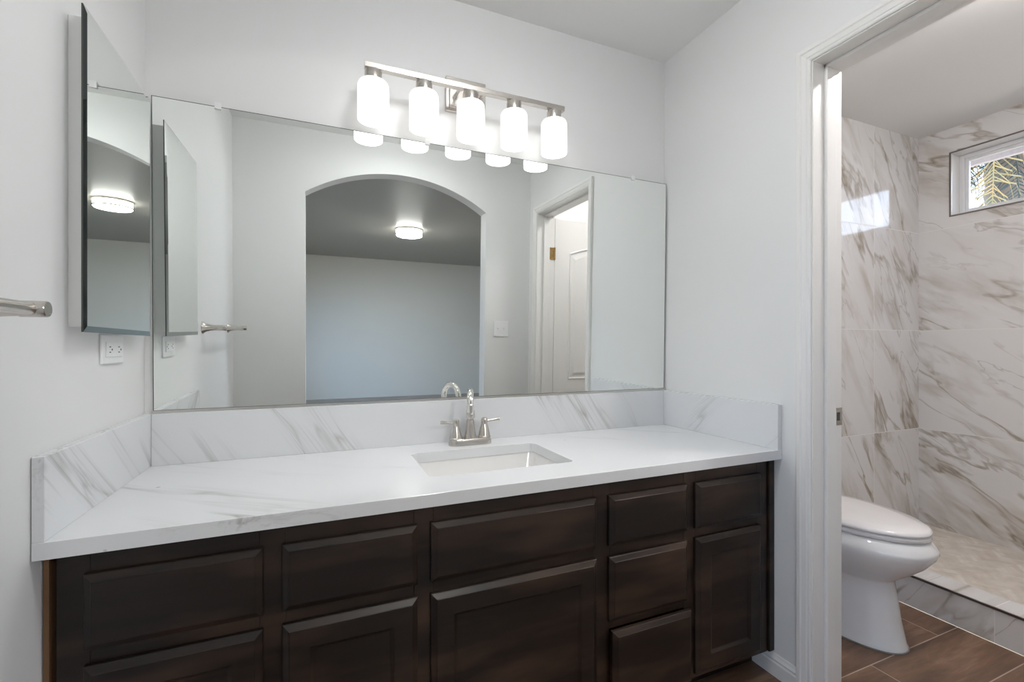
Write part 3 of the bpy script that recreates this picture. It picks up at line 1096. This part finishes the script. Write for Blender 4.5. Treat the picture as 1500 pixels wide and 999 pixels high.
# ---- round flush ceiling lamps
def flush_lamp(x, y, r, label, power, colr):
    cl = empty('ceiling_light', (x, y, H), label, 'ceiling light')
    bm = bmesh.new()
    for (za, zb, rr) in ((H - 0.016, H - 0.0005, r), (H - 0.072, H - 0.062, r)):
        rings = []
        for rad, z in ((rr - 0.012, zb), (rr, zb), (rr, za), (rr - 0.012, za)):
            rings.append([(x + rad * math.cos(2 * PI * k / 48), y + rad * math.sin(2 * PI * k / 48), z) for k in range(48)])
        rings.append(rings[0])
        loft(bm, rings, False, False)
    mesh_obj('band', bm, M['nickel'], cl, smooth=40)
    bm = bmesh.new()
    lathe(bm, [(r - 0.014, -0.001), (r - 0.010, -0.015), (r - 0.010, -0.072), (r - 0.02, -0.082), (0.01, -0.086)], (x, y, H), n=48)
    mesh_obj('diffuser', bm, emit('lamp_diffuser', colr, power), cl, smooth=40)
    return cl


flush_lamp(1.49, -4.10, 0.165, 'round flush ceiling light with two metal bands, in the bedroom', 170, (1, 0.985, 0.94))
flush_lamp(0.95, -0.95, 0.15, 'round flush ceiling light over the vanity alcove', 33, (0.98, 0.99, 1.0))  # unseen lamp, added to fill the alcove with light
flush_lamp(2.50, -1.04, 0.13, 'round flush ceiling light over the toilet', 66, (1, 0.957, 0.948))

# ---- toilet
TX = 2.478
toi = empty('toilet', (TX, -0.4, 0), 'white two-piece toilet with closed lid beside the shower curb', 'toilet')


def oval(cx, cy, a, bf, bb, z, n=48, pf=2.0, pb=2.0):
    """front (towards -y) half-length bf, back bb; superellipse powers"""
    pts = []
    for i in range(n):
        t = 2 * PI * i / n
        c, s_ = math.cos(t), math.sin(t)
        p = pf if s_ < 0 else pb
        x = a * math.copysign(abs(c) ** (2 / p), c)
        y = (bf if s_ < 0 else bb) * math.copysign(abs(s_) ** (2 / p), s_)
        pts.append((cx + x, cy + y, z))
    return pts


bm = bmesh.new()
secs = [  # z, cy, a, bf, bb
    (0.000, -0.42, 0.122, 0.248, 0.24), (0.012, -0.42, 0.123, 0.249, 0.24), (0.020, -0.42, 0.119, 0.244, 0.24), (0.10, -0.42, 0.111, 0.228, 0.24),
    (0.18, -0.42, 0.107, 0.216, 0.23), (0.240, -0.42, 0.106, 0.206, 0.22), (0.252, -0.42, 0.114, 0.213, 0.22), (0.290, -0.43, 0.142, 0.250, 0.22),
    (0.330, -0.44, 0.168, 0.282, 0.22), (0.368, -0.445, 0.186, 0.304, 0.22), (0.386, -0.445, 0.191, 0.312, 0.22), (0.398, -0.445, 0.190, 0.311, 0.22),
    (0.425, -0.445, 0.175, 0.288, 0.215), (0.432, -0.445, 0.168, 0.280, 0.21)]
loft(bm, [oval(TX, cy, a, bf, bb, z, pf=2.15, pb=3.0) for z, cy, a, bf, bb in secs])
bowl = mesh_obj('bowl', bm, M['porcelain'], toi, smooth=60)
bm = bmesh.new()
loft(bm, [oval(TX, -0.42, 0.125, 0.252, 0.242, 0.0005, pf=2.15, pb=3.0), oval(TX, -0.42, 0.125, 0.252, 0.242, 0.005, pf=2.15, pb=3.0)])
mesh_obj('caulk_line', bm, M['caulk'], toi)
bm = bmesh.new()
loft(bm, [oval(TX, -0.445, 0.176, 0.288, 0.21, 0.434), oval(TX, -0.445, 0.180, 0.293, 0.21, 0.438), oval(TX, -0.445, 0.180, 0.293, 0.21, 0.448), oval(TX, -0.445, 0.175, 0.287, 0.205, 0.452)])
mesh_obj('seat', bm, M['seat'], toi, smooth=50)
bm = bmesh.new()
loft(bm, [oval(TX, -0.445, 0.176, 0.288, 0.21, 0.4535), oval(TX, -0.445, 0.181, 0.294, 0.212, 0.458), oval(TX, -0.445, 0.181, 0.294, 0.212, 0.464), oval(TX, -0.445, 0.174, 0.284, 0.205, 0.472), oval(TX, -0.445, 0.13, 0.22, 0.16, 0.478), oval(TX, -0.445, 0.04, 0.07, 0.06, 0.480)])
mesh_obj('lid', bm, M['seat'], toi, smooth=60)
for hx_ in (TX - 0.0725, TX + 0.0725):
    boxes('lid_hinge', [((hx_ - 0.0175, -0.235, 0.433), (hx_ + 0.0175, -0.20, 0.465))], M['seat'], toi, bevel=0.004)
bm = bmesh.new()
rings = []
for z, g_ in ((0.425, 0.012), (0.44, 0.004), (0.58, 0.0), (0.715, -0.004)):
    rings.append([(x, y, z) for x, y in rrect(TX - 0.205 + g_, TX + 0.205 - g_, -0.205 + g_, -0.022, 0.03)])
loft(bm, rings)
tank = mesh_obj('tank', bm, M['porcelain'], toi, smooth=40)
bm = bmesh.new()
rings = []
for z, g_ in ((0.716, 0.004), (0.722, 0.0), (0.742, 0.0), (0.752, 0.008)):
    rings.append([(x, y, z) for x, y in rrect(TX - 0.218 + g_, TX + 0.218 - g_, -0.218 + g_, -0.014, 0.03)])
loft(bm, rings)
mesh_obj('tank_lid', bm, M['porcelain'], toi, smooth=40)
bm = bmesh.new()
lathe(bm, [(0.012, 0.0), (0.012, -0.012)], (TX - 0.15, -0.205, 0.65), axis='y', n=16)
tube(bm, [(TX - 0.15, -0.222, 0.65), (TX - 0.08, -0.226, 0.642)], [0.006, 0.005], n=10)
mesh_obj('flush_lever', bm, M['nickel'], toi, smooth=40)

# ---- palm tree outside
palm = empty('palm_tree', (8.6, 1.3, -0.4), 'palm tree with drooping green and dry yellow fronds outside the window', 'palm tree')
M['frond_g'] = leafmat('palm_green', (0.07, 0.09, 0.025), (0.17, 0.17, 0.05))
M['frond_y'] = leafmat('palm_dry', (0.36, 0.22, 0.06), (0.20, 0.18, 0.06))
M['frond_d'] = leafmat('palm_dark', (0.02, 0.03, 0.025), (0.04, 0.055, 0.04))
M['bark'] = leafmat('palm_bark', (0.16, 0.12, 0.08), (0.26, 0.20, 0.14))
PX, PY, PZ = 8.6, 1.3, 4.35
bm = bmesh.new()
lathe(bm, [(0.24 - 0.05 * min(1, i / 8) + (0.02 if i % 2 else 0), i * 0.13) for i in range(37)], (PX, PY, -0.4), n=20)
mesh_obj('trunk', bm, M['bark'], palm, smooth=50)
for k in range(34):
    az = k * 2.39996 + random.uniform(-0.2, 0.2)
    lev = k / 33.0
    up = 1.15 - 1.9 * lev
    L = random.uniform(1.7, 2.2)
    bm = bmesh.new()
    d = Vector((math.cos(az), math.sin(az), 0))
    side = Vector((-math.sin(az), math.cos(az), 0))
    n = 24
    sp_ = []
    p = Vector((PX, PY, PZ)) + d * 0.1
    ang = up
    for i in range(n + 1):
        sp_.append(p.copy())
        p = p + (d * math.cos(ang) + Vector((0, 0, 1)) * math.sin(ang)) * (L / n)
        ang -= 0.085 if ang > -1.25 else 0.01
    tube(bm, [tuple(q) for q in sp_], [0.018 * (1 - i / (n + 3)) for i in range(n + 1)], n=5)
    for i in range(3, n):
        for s_ in (-1, 1):
            for h_ in (0, 0.5):
                t = (i + h_) / n
                b0 = sp_[i].lerp(sp_[min(i + 1, n)], h_)
                ll = 0.62 * math.sin(PI * min(1, t * 0.85 + 0.14)) + 0.08
                tan = (sp_[min(i + 1, n)] - sp_[i]).normalized()
                ll *= random.uniform(0.65, 1.15)
                d0 = (side * s_ * random.uniform(0.45, 0.9) + tan * random.uniform(0.3, 0.8) + Vector((random.uniform(-.2, .2), random.uniform(-.2, .2), random.uniform(-.4, .05)))).normalized()
                m_ = b0 + d0 * ll * 0.45
                e2 = m_ + (d0 * 0.45 + Vector((random.uniform(-.15, .15), random.uniform(-.15, .15), -1.6))).normalized() * ll * 0.75
                wv = tan * 0.0085
                v = [bm.verts.new(q) for q in (b0 - wv, b0 + wv, m_ + wv * 1.1, m_ - wv * 1.1, e2)]
                bm.faces.new((v[0], v[1], v[2], v[3]))
                bm.faces.new((v[3], v[2], v[4]))
    mt = M['frond_g'] if lev < 0.45 else (M['frond_y'] if k % 3 else M['frond_d'])
    mesh_obj('frond', bm, mt, palm)
